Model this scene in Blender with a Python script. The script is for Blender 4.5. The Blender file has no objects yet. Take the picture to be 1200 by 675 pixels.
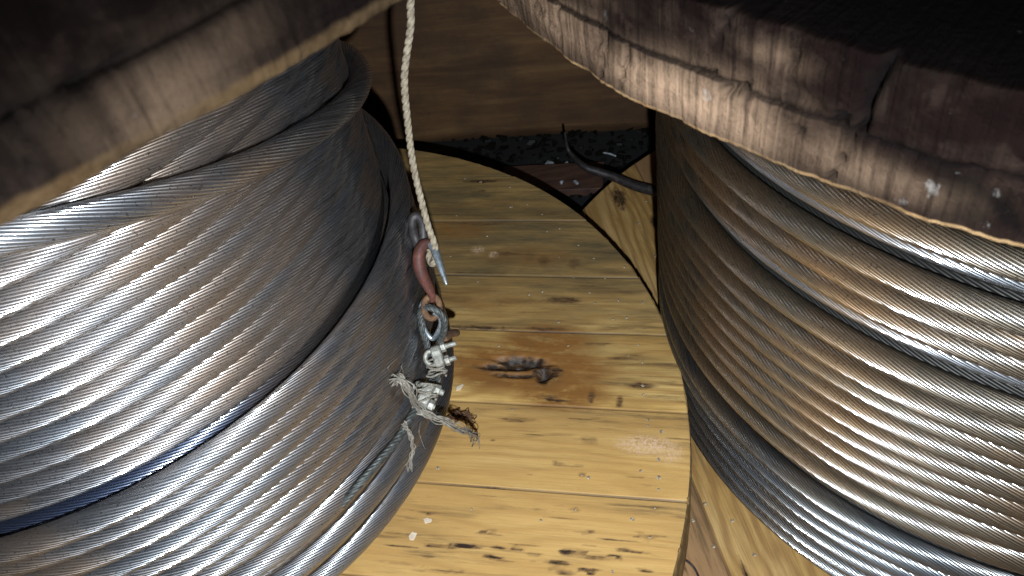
import bpy, math, random
import numpy as np
random.seed(7); RNG = np.random.default_rng(7)
sc = bpy.context.scene

# ------------------------------------------------------------------ camera, world, light, exposure
TH, RO, F1200 = 0.77105, -0.19590, 960.53          # pitch below horizontal, roll, focal length in px of a 1200 px wide frame
def cam_axes():
    c, s = math.cos(TH), math.sin(TH)
    fwd = np.array([0, c, -s]); up = np.array([0, s, c]); right = np.array([1.0, 0, 0])
    cr, sr = math.cos(RO), math.sin(RO)
    X = cr*right + sr*up
    Y = -sr*right + cr*up
    return X, Y, fwd
CX, CY, CF = cam_axes()
def at(px, py, depth):
    """point of the place seen at photo pixel (px, py), that many metres in front of the camera"""
    return (CF + CX*(px-600)/F1200 - CY*(py-337.5)/F1200)*depth
def at_z(px, py, z):
    d = at(px, py, 1.0); return d*(z/d[2])

from mathutils import Matrix, Vector
cam_d = bpy.data.cameras.new('camera'); cam = bpy.data.objects.new('camera', cam_d); sc.collection.objects.link(cam)
M = Matrix(((CX[0], CY[0], -CF[0], 0), (CX[1], CY[1], -CF[1], 0), (CX[2], CY[2], -CF[2], 0), (0, 0, 0, 1)))
cam.matrix_world = M
cam_d.sensor_width = 36; cam_d.lens = 36*F1200/1200; cam_d.clip_start = 0.02; cam_d.clip_end = 50
cam_d.dof.use_dof = True; cam_d.dof.focus_distance = 0.95; cam_d.dof.aperture_fstop = 14
sc.camera = cam

world = bpy.data.worlds.new('World'); sc.world = world; world.use_nodes = True
bg = world.node_tree.nodes['Background']
bg.inputs[0].default_value = (1.0, 0.85, 0.72, 1); bg.inputs[1].default_value = 0.012

LP = -0.12*CY + 0.03*CX + 0.0*CF
ld = bpy.data.lights.new('flash', 'SPOT'); lo = bpy.data.objects.new('flash', ld); sc.collection.objects.link(lo)
ld.energy = 90; ld.color = (0.77, 0.90, 1.0); ld.shadow_soft_size = 0.007
ld.spot_size = math.radians(134); ld.spot_blend = 1.0
lo.location = LP
aim = at(590, 660, 1.0)
lo.rotation_euler = (Vector(aim)-Vector(LP)).to_track_quat('-Z', 'Y').to_euler()

sc.view_settings.view_transform = 'Standard'; sc.view_settings.look = 'None'
sc.view_settings.exposure = 0; sc.view_settings.gamma = 1
sc.cycles.max_bounces = 8; sc.cycles.diffuse_bounces = 4; sc.cycles.glossy_bounces = 5
sc.cycles.sample_clamp_indirect = 4

# ------------------------------------------------------------------ helpers
COL = sc.collection
def tag(o, label=None, cat=None, group=None, kind=None):
    if label: o['label'] = label
    if cat: o['category'] = cat
    if group: o['group'] = group
    if kind: o['kind'] = kind
    return o
def empty(name, loc):
    o = bpy.data.objects.new(name, None); COL.objects.link(o); o.location = loc; return o
def mesh_np(name, V, Q, smooth=True, uv=None, attrs=None, tris=None):
    me = bpy.data.meshes.new(name)
    V = np.asarray(V, np.float32); Q = np.asarray(Q, np.int32).reshape(-1, 4)
    T = np.asarray(tris, np.int32).reshape(-1, 3) if tris is not None and len(tris) else np.zeros((0, 3), np.int32)
    me.vertices.add(len(V)); me.vertices.foreach_set('co', V.ravel())
    nl = Q.size+T.size; me.loops.add(nl)
    loops = np.concatenate([Q.ravel(), T.ravel()]); me.loops.foreach_set('vertex_index', loops)
    np_ = len(Q)+len(T); me.polygons.add(np_)
    st = np.concatenate([np.arange(len(Q))*4, Q.size+np.arange(len(T))*3]).astype(np.int32)
    me.polygons.foreach_set('loop_start', st)
    me.polygons.foreach_set('use_smooth', np.full(np_, smooth))
    if uv is not None:
        l = me.uv_layers.new(name='UVMap'); l.data.foreach_set('uv', np.asarray(uv, np.float32)[loops].ravel())
    for k, a in (attrs or {}).items():
        t = me.attributes.new(k, 'FLOAT', 'POINT'); t.data.foreach_set('value', np.asarray(a, np.float32).ravel())
    me.update(); me.validate()
    return me
def put(name, me, mat, parent=None, loc=None):
    o = bpy.data.objects.new(name, me); COL.objects.link(o)
    if mat and not me.materials: me.materials.append(mat)
    if parent: o.parent = parent
    if loc is not None: o.location = loc
    return o
def grid_quads(nr, nc, wrap_c=False):
    r = np.arange(nr-1)[:, None]; c = np.arange(nc if wrap_c else nc-1)[None, :]
    c2 = (c+1) % nc
    return np.stack([r*nc+c, r*nc+c2, (r+1)*nc+c2, (r+1)*nc+c], -1).reshape(-1, 4)
def vnoise(x, y, seed=0):
    """smooth value noise on arrays"""
    xi = np.floor(x).astype(np.int64); yi = np.floor(y).astype(np.int64); fx = x-xi; fy = y-yi
    fx = fx*fx*(3-2*fx); fy = fy*fy*(3-2*fy)
    def h(a, b):
        n = (a*374761393+b*668265263+seed*1442695041) & 0x7fffffff
        n = ((n ^ (n >> 13))*1274126177) & 0x7fffffff
        return ((n ^ (n >> 16)) & 0xffff)/65535.0
    return (h(xi, yi)*(1-fx)+h(xi+1, yi)*fx)*(1-fy)+(h(xi, yi+1)*(1-fx)+h(xi+1, yi+1)*fx)*fy

# tube along a path with optional radius per point
def smooth_path(P, n=8):
    P = np.asarray(P, float); out = []
    for i in range(len(P)-1):
        p0 = P[max(i-1, 0)]; p1 = P[i]; p2 = P[i+1]; p3 = P[min(i+2, len(P)-1)]
        for k in range(n):
            t = k/n
            out.append(0.5*((2*p1)+(-p0+p2)*t+(2*p0-5*p1+4*p2-p3)*t*t+(-p0+3*p1-3*p2+p3)*t**3))
    out.append(P[-1]); return np.array(out)
def frames(P):
    T = np.gradient(P, axis=0); T /= np.linalg.norm(T, axis=1)[:, None]+1e-12
    ref = np.array([0, 0, 1.0]) if abs(T[0][2]) < .9 else np.array([1.0, 0, 0])
    N = []; n = np.cross(T[0], ref); n /= np.linalg.norm(n)
    for t in T:
        n = n-t*np.dot(n, t); n /= np.linalg.norm(n)+1e-12; N.append(n.copy())
    N = np.array(N); return T, N, np.cross(T, N)
def tube(P, r, ns=10, strands=0, lay=0.03, depth=0.35, cap=True, flat=1.0):
    """returns V, Q, tris, uv; strands > 0 gives a laid rope profile that twists along the path"""
    P = np.asarray(P, float); T, N, B = frames(P)
    s = np.concatenate([[0], np.cumsum(np.linalg.norm(np.diff(P, axis=0), axis=1))])
    r = np.broadcast_to(r, len(P)).astype(float)
    if strands: ns = strands*5
    a = np.arange(ns)/ns*2*np.pi
    if strands:
        t = (np.arange(ns) % 5)/5*2-1
        prof = 1-depth+depth*np.sqrt(np.clip(1-t*t, 0, 1))
        ang = a[None, :]+2*np.pi*s[:, None]/lay
    else:
        prof = np.ones(ns); ang = np.broadcast_to(a, (len(P), ns))
    R = r[:, None]*prof[None, :]
    V = P[:, None]+N[:, None]*(np.cos(ang)*R)[..., None]+B[:, None]*(np.sin(ang)*R*flat)[..., None]
    Q = grid_quads(len(P), ns, True); tr = []
    V = V.reshape(-1, 3); uv = np.stack([np.broadcast_to(np.arange(ns)/ns, (len(P), ns)), np.broadcast_to(s[:, None], (len(P), ns))], -1).reshape(-1, 2)
    if cap:
        n0 = len(V); V = np.vstack([V, P[0], P[-1]]); uv = np.vstack([uv, [0, 0], [0, s[-1]]])
        i = np.arange(ns); j = (i+1) % ns; o = (len(P)-1)*ns
        tr = np.vstack([np.stack([np.full(ns, n0), j, i], 1), np.stack([np.full(ns, n0+1), o+i, o+j], 1)])
    return V, Q, tr, uv
def join(parts):
    Vs, Qs, Ts, Us = [], [], [], []; n = 0
    for V, Q, T, U in parts:
        Vs.append(V); Qs.append(np.asarray(Q).reshape(-1, 4)+n); Us.append(U)
        if len(T): Ts.append(np.asarray(T).reshape(-1, 3)+n)
        n += len(V)
    return np.vstack(Vs), np.vstack(Qs), (np.vstack(Ts) if Ts else []), np.vstack(Us)
def tube_obj(name, parts, mat, parent=None, smooth=True):
    if not isinstance(parts, list): parts = [parts]
    V, Q, T, U = join(parts)
    return put(name, mesh_np(name, V, Q, smooth, U, None, T), mat, parent)
def prism(outline, axis_p, u, v, w, h, bev=0.0):
    """extrude a 2D outline (u,v axes) by h along w, with a small bevel ring"""
    o = np.asarray(outline, float); c = o.mean(0); n = len(o); rings = []
    b = bev
    for k, (hh, sc_) in enumerate(((0, 1-(b*1.0)/(np.abs(o-c).max()+1e-9)), (b, 1), (h-b, 1), (h, 1-(b*1.0)/(np.abs(o-c).max()+1e-9)))):
        q = c+(o-c)*sc_
        rings.append(np.asarray(axis_p)+q[:, :1]*u+q[:, 1:]*v+w*hh)
    V = np.vstack(rings+[(np.asarray(axis_p)+c[0]*u+c[1]*v)[None], (np.asarray(axis_p)+c[0]*u+c[1]*v+w*h)[None]])
    Q = grid_quads(4, n, True); i = np.arange(n); j = (i+1) % n
    T = np.vstack([np.stack([np.full(n, 4*n), j, i], 1), np.stack([np.full(n, 4*n+1), 3*n+i, 3*n+j], 1)])
    return V, Q, T, np.zeros((len(V), 2))

# ------------------------------------------------------------------ materials
class NT:
    def __init__(s, name):
        s.m = bpy.data.materials.new(name); s.m.use_nodes = True; s.t = s.m.node_tree; s.n = s.t.nodes; s.b = s.n['Principled BSDF']
    def new(s, typ, **kw):
        n = s.n.new(typ)
        for k, v in kw.items(): setattr(n, k, v)
        return n
    def link(s, a, b): s.t.links.new(a, b)
    def val(s, x, sock):
        if isinstance(x, (int, float)): sock.default_value = x
        elif isinstance(x, tuple): sock.default_value = (*x, 1) if len(x) == 3 and len(sock.default_value) == 4 else x
        else: s.link(x, sock)
    def math(s, op, a, b=0.0, clamp=False):
        n = s.new('ShaderNodeMath', operation=op, use_clamp=clamp); s.val(a, n.inputs[0]); s.val(b, n.inputs[1]); return n.outputs[0]
    def vmap(s, vec, scale=(1, 1, 1), loc=(0, 0, 0), rot=(0, 0, 0)):
        n = s.new('ShaderNodeMapping'); s.link(vec, n.inputs[0])
        n.inputs['Location'].default_value = loc; n.inputs['Rotation'].default_value = rot; n.inputs['Scale'].default_value = scale
        return n.outputs[0]
    def noise(s, vec, scale=1, detail=4, rough=.55, dist=0.0):
        n = s.new('ShaderNodeTexNoise'); s.link(vec, n.inputs['Vector']); n.inputs['Scale'].default_value = scale
        n.inputs['Detail'].default_value = detail; n.inputs['Roughness'].default_value = rough; n.inputs['Distortion'].default_value = dist
        return n.outputs[0]
    def ramp(s, fac, stops, interp='LINEAR'):
        n = s.new('ShaderNodeValToRGB'); s.link(fac, n.inputs[0]); e = n.color_ramp.elements; n.color_ramp.interpolation = interp
        while len(e) < len(stops): e.new(0.5)
        for el, (p, c) in zip(e, stops):
            el.position = p; el.color = (c, c, c, 1) if isinstance(c, (int, float)) else (*c, 1)
        return n.outputs[0]
    def mix(s, fac, a, b, blend='MIX'):
        n = s.new('ShaderNodeMix', data_type='RGBA', blend_type=blend)
        s.val(fac, n.inputs[0]); s.val(a, n.inputs[6]); s.val(b, n.inputs[7]); return n.outputs[2]
    def attr(s, name): return s.new('ShaderNodeAttribute', attribute_name=name).outputs['Fac']
    def bump(s, h, strength=.3, dist=.001, normal=None):
        n = s.new('ShaderNodeBump'); s.link(h, n.inputs['Height']); n.inputs['Strength'].default_value = strength; n.inputs['Distance'].default_value = dist
        if normal is not None: s.link(normal, n.inputs['Normal'])
        return n.outputs[0]
    def out(s, color=None, rough=None, metal=None, normal=None):
        for x, k in ((color, 'Base Color'), (rough, 'Roughness'), (metal, 'Metallic'), (normal, 'Normal')):
            if x is not None: s.val(x, s.b.inputs[k])
        return s.m

def mat_cable(name, tint=(0.215, 0.195, 0.195), var=0.12, local=None):
    t = NT(name); uv = t.new('ShaderNodeUVMap').outputs[0]
    sep = t.new('ShaderNodeSeparateXYZ'); t.link(uv, sep.inputs[0])
    wi = t.math('FLOOR', sep.outputs[0]); info = t.new('ShaderNodeObjectInfo').outputs['Random']
    wn = t.new('ShaderNodeTexWhiteNoise', noise_dimensions='2D'); cmb = t.new('ShaderNodeCombineXYZ'); t.link(wi, cmb.inputs[0]); t.link(info, cmb.inputs[1]); t.link(cmb.outputs[0], wn.inputs[0])
    geo = t.new('ShaderNodeTexCoord').outputs['Object']
    big = t.noise(geo, 9, 3)
    fine = t.noise(t.vmap(uv, (3, 60, 1)), 1, 4, .7)
    k = t.math('MULTIPLY_ADD', wn.outputs[0], var); t.n[-1].inputs[2].default_value = 1-var*.6 if False else 0.0
    v = t.math('ADD', t.math('MULTIPLY', wn.outputs[0], var*1.6), t.math('ADD', t.math('MULTIPLY', big, .35), t.math('MULTIPLY', fine, .35)))
    c = t.ramp(v, [(0.22, tuple(x*.25 for x in tint)), (0.42, tuple(x*.85 for x in tint)), (0.70, tuple(min(1, x*1.5) for x in tint))])
    warm = t.mix(t.math('MULTIPLY', t.ramp(big, [(.46, 0.0), (.64, 1.0)]), .65), c, tuple(x*y for x, y in zip(tint, (1.55, 1.12, .72))))
    dull = t.mix(t.math('MULTIPLY', t.ramp(t.noise(geo, 30, 4, .7), [(.55, 0.0), (.75, 1.0)]), .25), warm, (.07, .062, .055))
    dull = t.mix(t.math('MULTIPLY', info, .5), dull, t.mix(.8, dull, tuple(x*y for x, y in zip(tint, (.75, .95, 1.12)))))
    spk = t.noise(t.vmap(geo, (1, 1, 1)), 420, 2, .6)
    dull = t.mix(t.math('MULTIPLY', t.ramp(spk, [(.62, 0.0), (.68, 1.0)]), .8), dull, (.03, .024, .02))
    if local:
        sx = t.new('ShaderNodeSeparateXYZ'); t.link(geo, sx.inputs[0])
        lm_ = t.ramp(t.math('ADD', sx.outputs[0], t.math('MULTIPLY', big, .12)), [(.24, .85), (.36, 0.0)])
        dull = t.mix(lm_, dull, local)
    r = t.math('MULTIPLY_ADD', fine, .22); r.node.inputs[2].default_value = .33
    nb = t.bump(fine, .06, .0004)
    t.b.inputs['Coat Weight'].default_value = 1.0; t.b.inputs['Coat Roughness'].default_value = .16; t.b.inputs['Coat IOR'].default_value = 3.2
    return t.out(dull, r, 0.95, nb)
M_CABLE = mat_cable('galvanised_cable')
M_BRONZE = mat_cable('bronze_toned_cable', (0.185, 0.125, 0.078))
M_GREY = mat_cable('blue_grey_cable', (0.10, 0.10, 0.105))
M_BLUE = mat_cable('blue_tinted_cable', (0.07, 0.065, 0.068), .10, (.030, .045, .095))
M_GAP_SHADE = NT('cable_gap_shade').out((.045, .04, .036), .5, .8)  # steel coloured dark to paint the shade in gaps between turns

def mat_planks(name, seams, ang, tones, parity=False, groove_col=(.06, .035, .02)):
    """flat board wood: object coordinates rotated so that u runs along the boards; attribute stain darkens by real dirt"""
    t = NT(name); tc = t.new('ShaderNodeTexCoord').outputs['Object']
    v = t.vmap(tc, rot=(0, 0, -ang)); sep = t.new('ShaderNodeSeparateXYZ'); t.link(v, sep.inputs[0])
    u, w = sep.outputs[0], sep.outputs[1]
    idx = None
    for s in seams:
        g = t.math('GREATER_THAN', w, float(s)); idx = g if idx is None else t.math('ADD', idx, g)
    off = t.math('MULTIPLY', idx, 7.31)
    c = t.new('ShaderNodeCombineXYZ'); t.link(t.math('ADD', u, off), c.inputs[0]); t.link(w, c.inputs[1]); t.link(off, c.inputs[2]); P = c.outputs[0]
    tone = t.new('ShaderNodeTexWhiteNoise', noise_dimensions='1D'); t.link(idx, tone.inputs['W']); tone_v = t.math('MODULO', idx, 2.0) if parity else tone.outputs[0]
    warp = t.noise(t.vmap(P, (2.2, 9, 1)), 1, 3, .5)
    # growth rings seen flat-sawn: bands across the board, warped along it
    ring = t.math('ADD', t.math('MULTIPLY', w, 84), t.math('MULTIPLY', warp, 15))
    ringv = t.math('SINE', t.math('MULTIPLY', ring, 3.1)); ringv = t.math('MULTIPLY_ADD', ringv, .5); ringv.node.inputs[2].default_value = .5
    ringv = t.math('POWER', ringv, 1.7)
    fib = t.noise(t.vmap(P, (14, 420, 1)), 1, 4, .65)
    blot = t.noise(t.vmap(P, (5, 14, 1)), 1, 5, .6)
    base = t.ramp(blot, [(.28, tones[0]), (.5, tones[1]), (.72, tones[2])])
    base = t.mix(t.math('MULTIPLY', ringv, .62), base, tones[3])
    base = t.mix(t.math('MULTIPLY', t.ramp(fib, [(.35, 1.0), (.6, 0.0)]), .38), base, tones[4])
    base = t.mix(t.math('MULTIPLY', tone_v, .8), base, tones[5])
    aged = t.attr('aged')
    base = t.mix(t.math('MULTIPLY', aged, t.ramp(t.noise(t.vmap(P, (6, 30, 1)), 1, 5, .7), [(.3, .35), (.65, 1.0)])), base, (.115, .082, .04))
    # dirt streaks along the grain
    st = t.noise(t.vmap(P, (7, 90, 1)), 1, 5, .72, .3)
    gm = t.noise(t.vmap(P, (2.6, 9, 1), loc=(4, 2, 1)), 1, 4, .6)
    base = t.mix(t.math('MULTIPLY', t.ramp(gm, [(.50, 0.0), (.68, 1.0)]), .42), base, (.20, .115, .045))
    base = t.mix(t.math('MULTIPLY', t.math('MULTIPLY', t.ramp(st, [(.52, 0.0), (.68, 1.0)]), t.ramp(gm, [(.42, .15), (.6, 1.0)])), .85), base, (.10, .06, .03))
    t.b.inputs['Specular IOR Level'].default_value = .3
    base = t.mix(t.math('MULTIPLY', t.attr('amber'), t.ramp(t.noise(t.vmap(P, (25, 60, 1)), 1, 5, .7), [(.33, .25), (.56, 1.0)])), base, (.24, .10, .025))
    a = t.attr('stain_or_shade'); brk = t.noise(t.vmap(P, (40, 160, 1)), 1, 5, .75)
    am = t.math('MULTIPLY', a, t.math('ADD', t.math('MULTIPLY', brk, 1.7), .15))
    am = t.ramp(am, [(.25, 0.0), (.95, 1.0)])
    base = t.mix(am, base, (.13, .065, .028)); am2 = t.ramp(t.math('MULTIPLY', a, t.noise(t.vmap(P, (70, 330, 1)), 1, 5, .8)), [(.29, 0.0), (.46, 1.0)]); base = t.mix(am2, base, (.024, .013, .008))
    pale = t.attr('pale'); base = t.mix(t.math('MULTIPLY', pale, t.ramp(t.noise(P, 260, 3, .8), [(.42, 0.0), (.6, 1.0)])), base, (.66, .42, .27))
    gr = t.attr('groove'); base = t.mix(t.math('MULTIPLY', gr, .85), base, groove_col)
    h = t.math('ADD', t.math('MULTIPLY', fib, .6), t.math('ADD', t.math('MULTIPLY', ringv, .35), t.math('MULTIPLY', t.noise(P, 60, 5, .6), .8)))
    rough = t.math('MULTIPLY_ADD', fib, .25); rough.node.inputs[2].default_value = .42
    return t.out(base, rough, 0.0, t.bump(h, .55, .0012))

PINE = [(.46, .245, .070), (.74, .425, .125), (.90, .58, .215), (.43, .20, .045), (.28, .135, .040), (.45, .25, .085)]
FLOORB = [(.30, .16, .055), (.44, .25, .08), (.54, .33, .13), (.24, .115, .034), (.15, .07, .024), (.30, .155, .075)]

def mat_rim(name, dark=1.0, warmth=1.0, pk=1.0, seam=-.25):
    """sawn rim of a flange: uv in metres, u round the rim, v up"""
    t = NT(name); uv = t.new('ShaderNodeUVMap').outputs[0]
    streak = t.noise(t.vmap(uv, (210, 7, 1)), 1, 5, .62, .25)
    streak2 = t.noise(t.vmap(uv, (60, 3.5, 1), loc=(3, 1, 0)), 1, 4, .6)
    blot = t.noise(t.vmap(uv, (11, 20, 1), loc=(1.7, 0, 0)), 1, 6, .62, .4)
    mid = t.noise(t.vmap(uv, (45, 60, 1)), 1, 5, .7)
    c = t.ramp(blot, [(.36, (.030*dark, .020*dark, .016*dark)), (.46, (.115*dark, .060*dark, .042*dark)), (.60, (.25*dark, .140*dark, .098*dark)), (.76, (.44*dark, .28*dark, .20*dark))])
    sp_ = t.new('ShaderNodeSeparateXYZ'); t.link(uv, sp_.inputs[0])
    bi = t.math('FLOOR', t.math('ADD', t.math('DIVIDE', sp_.outputs[0], .17), t.math('MULTIPLY', t.math('GREATER_THAN', sp_.outputs[1], seam), .5)))
    bw = t.new('ShaderNodeTexWhiteNoise', noise_dimensions='2D'); cb_ = t.new('ShaderNodeCombineXYZ'); t.link(bi, cb_.inputs[0]); t.link(t.math('GREATER_THAN', sp_.outputs[1], seam), cb_.inputs[1]); t.link(cb_.outputs[0], bw.inputs[0])
    c = t.mix(t.math('MULTIPLY', bw.outputs[0], .6), c, (.05*dark, .028*dark, .022*dark))
    c = t.mix(t.math('MULTIPLY', t.ramp(streak, [(.36, 1.0), (.56, 0.0)]), .55), c, (.03*dark, .02*dark, .016*dark))
    c = t.mix(t.math('MULTIPLY', t.ramp(streak2, [(.52, 0.0), (.72, 1.0)]), .25), c, (.33*dark, .235*dark, .165*dark))
    c = t.mix(t.math('MULTIPLY', t.ramp(mid, [(.3, 1.0), (.5, 0.0)]), .5), c, (.035*dark, .022*dark, .018*dark))
    gr_ = t.noise(t.vmap(uv, (1, 1.25, 1), loc=(5, 2, 0)), 26, 9, .68, .5)
    c = t.mix(t.math('MULTIPLY', t.ramp(gr_, [(.44, 0.0), (.55, 1.0)]), .82), c, (.034*dark, .014*dark, .012*dark))
    gp = t.noise(t.vmap(uv, (1, 1, 1), loc=(2, 7, 0)), 16, 7, .66, .3)
    c = t.mix(t.math('MULTIPLY', t.ramp(gp, [(.55, 0.0), (.66, 1.0)]), .55), c, (.42*dark, .235*dark, .18*dark))
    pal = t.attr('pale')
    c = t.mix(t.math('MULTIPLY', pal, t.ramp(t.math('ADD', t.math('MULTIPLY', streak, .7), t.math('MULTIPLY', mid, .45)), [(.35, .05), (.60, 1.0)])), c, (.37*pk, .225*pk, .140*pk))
    c = t.mix(t.attr('stain_or_shade'), c, (.003, .002, .002))
    spk = t.noise(t.vmap(uv, (55, 38, 1), loc=(9, 4, 0)), 1, 5, .7)
    c = t.mix(t.math('MULTIPLY', t.ramp(spk, [(.675, 0.0), (.75, 1.0)]), .4), c, (.5, .47, .45))
    c = t.mix(t.attr('worn'), c, t.ramp(mid, [(.3, (.20*pk, .10*pk, .04*pk)), (.6, (.42*pk, .25*pk, .12*pk))]))
    wn_ = t.ramp(t.math('MULTIPLY', t.attr('white'), t.noise(t.vmap(uv, (420, 170, 1)), 1, 5, .75, .5)), [(.38, 0.0), (.66, .65)]); c = t.mix(wn_, c, (.33, .29, .26))
    h = t.math('ADD', streak, t.math('ADD', t.math('MULTIPLY', mid, .8), t.math('MULTIPLY', t.noise(uv, 120, 7, .75), 1.3)))
    t.b.inputs['Specular IOR Level'].default_value = .03
    return t.out(c, .8, 0.0, t.bump(h, 1.0, .0032))
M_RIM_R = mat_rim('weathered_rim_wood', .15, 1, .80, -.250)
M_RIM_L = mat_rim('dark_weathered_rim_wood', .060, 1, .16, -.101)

# ------------------------------------------------------------------ the two reels: measured layout (metres, camera at the origin)
CL = np.array([-0.523, 0.833]); CR = np.array([0.760, 0.798])
ZL_TOP, ZL_DISC = -0.126, -0.981
ZR_TOP, ZR_DISC = -0.289, -1.110
Z_FLOOR = -1.190
RF = 0.75

def rim_flange(name, root, cx, z0, seam, z1, R, mat, worn_h, joints=(), pale=(), white=(), seed=0, crack=0.0, holes=()):
    """two-ply disc flange with an uneven sawn rim; z0 underside, seam between plies, z1 top"""
    step = math.radians(0.22); nphi = int(2*math.pi/step); ph = np.linspace(-math.pi, math.pi, nphi, endpoint=False)
    prof = [(0.0, z0, 0, -.30), (0.0, z0, 0, -.05)]                                 # (worn, z, groove, dr)
    rows = []
    rows.append((z0, -0.36, 0, 0)); rows.append((z0, -0.05, 0, 0)); rows.append((z0, -worn_h*.8, 1, 0)); rows.append((z0+worn_h*.25, -worn_h*.28, 1, 0)); rows.append((z0+worn_h, 0, .9, 0)); rows.append((z0+worn_h*1.35, 0, 0, 0))
    for z in np.arange(z0+worn_h*1.35+.0025, seam-.0022, .0025): rows.append((z, 0, 0, 0))
    rows += [(seam-.0013, 0, 0, .2), (seam-.0008, -.0006, 0, .7), (seam, -.0045, 0, 1), (seam+.0008, -.0006, 0, .7), (seam+.0013, 0, 0, .2)]
    for z in np.arange(seam+.004, z1-.003, .0025): rows.append((z, 0, 0, 0))
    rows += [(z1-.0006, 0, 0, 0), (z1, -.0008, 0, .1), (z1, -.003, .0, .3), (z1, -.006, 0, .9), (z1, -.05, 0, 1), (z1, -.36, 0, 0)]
    rows = np.array(rows); Z = rows[:, 0][:, None]+0*ph; dR = rows[:, 1][:, None]+0*ph; W = rows[:, 2][:, None]+0*ph; G = rows[:, 3][:, None]+0*ph
    PH = ph[None, :]+0*Z; U = PH*R
    face = (dR > -.02)
    n1 = vnoise(U*9+50, Z*14+50, seed); n2 = vnoise(U*60+500, Z*70+50, seed+1); n3 = vnoise(U*420+900, Z*26+50, seed+2)
    rad = R+dR+face*((n1-.5)*.006+(n2-.5)*.0032+(n3-.5)*.0020)
    up = Z > seam
    rad = rad+face*up*((vnoise(U*5+80, Z*0+3, seed+5)-.5)*.0022)
    wav = (vnoise(U*7+30, Z*0+9, seed+7)-.5)*.004+(vnoise(U*35+30, Z*0+9, seed+8)-.5)*.0016
    sj = (np.abs(Z-seam) < .02)*(1-np.abs(Z-seam)/.02)
    Zw = Z+sj*wav*1.6+(Z < z0+.012)*(Z >= z0)*(dR > -.02)*wav*.7
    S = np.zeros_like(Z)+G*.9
    if crack:
        cw = np.clip(crack*(vnoise(U*6+12, Z*0+1, seed+11)), 0, 1); rad = rad-(np.abs(Z-seam) < .0010)*cw*.005; S = np.maximum(S, (np.abs(Z-seam) < .0015)*cw)
    auto = []
    for k_ in range(-60, 90):
        for wh, o_ in (('low', 0.0), ('up', .5)):
            a_ = math.degrees(((k_-o_)*.17-seed*3.3)/R)
            if -180 < a_ < 180: auto.append((a_, wh, .0011))
    for (jd, which, wd) in list(joints)+auto:
        j = math.radians(jd)+(Z-seam)*.28+(vnoise(U*0+4, Z*90+3, seed+3)-.5)*.004; d = np.abs(PH-j)*R
        sel = up if which == 'up' else ~up
        k = np.clip(1.2-d/wd, 0, 1)*sel*face*(Z > z0+worn_h*1.6); rad = rad-k*.012; S = np.maximum(S, k)
    S = np.maximum(S, 1.0*((dR < -.02) & (Z > seam)))  # top face coloured black to stand in for the light missing there
    rc = np.random.default_rng(seed+40)
    for _ in range(240):                                   # chips, dents and short checks all round the rim
        cp = rc.uniform(-math.pi, math.pi); cz = rc.choice([rc.uniform(z0+.004, z1-.003), seam+rc.normal(0, .004)]); sx_ = rc.uniform(.003, .016); sz_ = rc.uniform(.0015, .006); tl = rc.uniform(-.8, .8); dp = rc.uniform(.001, .0045)
        dx = (PH-cp)*R; m_ = np.abs(dx) < sx_*2
        if not m_.any(): continue
        e = (dx/sx_)**2+((Z-cz-tl*dx)/sz_)**2+(n2-.5)*1.2
        k = np.clip(1.2-e, 0, 1)*face*m_*(Z > z0+worn_h*1.6); rad = rad-k*dp; S = np.maximum(S, k*rc.uniform(.0, .8))
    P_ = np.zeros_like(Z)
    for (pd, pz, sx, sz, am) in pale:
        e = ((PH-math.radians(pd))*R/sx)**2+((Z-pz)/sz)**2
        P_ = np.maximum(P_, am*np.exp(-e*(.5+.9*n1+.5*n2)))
    Wt = np.zeros_like(Z)
    for (pd, pz, sx, sz, am) in white:
        e = ((PH-math.radians(pd))*R/sx)**2+((Z-pz)/sz)**2+(n2-.5)*1.2
        Wt = np.maximum(Wt, am*np.clip(1.2-e, 0, 1))
    for (pd, pz, rr) in holes:
        e = np.sqrt(((PH-math.radians(pd))*R)**2+(Z-pz)**2)/rr
        k = np.clip(1.5-e, 0, 1)*face; rad = rad-k*.006; S = np.maximum(S, k)
    V = np.stack([rad*np.cos(PH), rad*np.sin(PH), Zw], -1).reshape(-1, 3)
    uv = np.stack([U+seed*3.3, Z*1.0+(dR < -.02)*dR], -1).reshape(-1, 2)
    me = mesh_np(name, V, grid_quads(len(rows), nphi, True), True, uv, {'worn': np.clip(W*(.25+1.0*n1*n2*2), 0, 1), 'stain_or_shade': np.clip(S, 0, 1), 'pale': P_, 'white': Wt})
    return put(name, me, mat, root)

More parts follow.
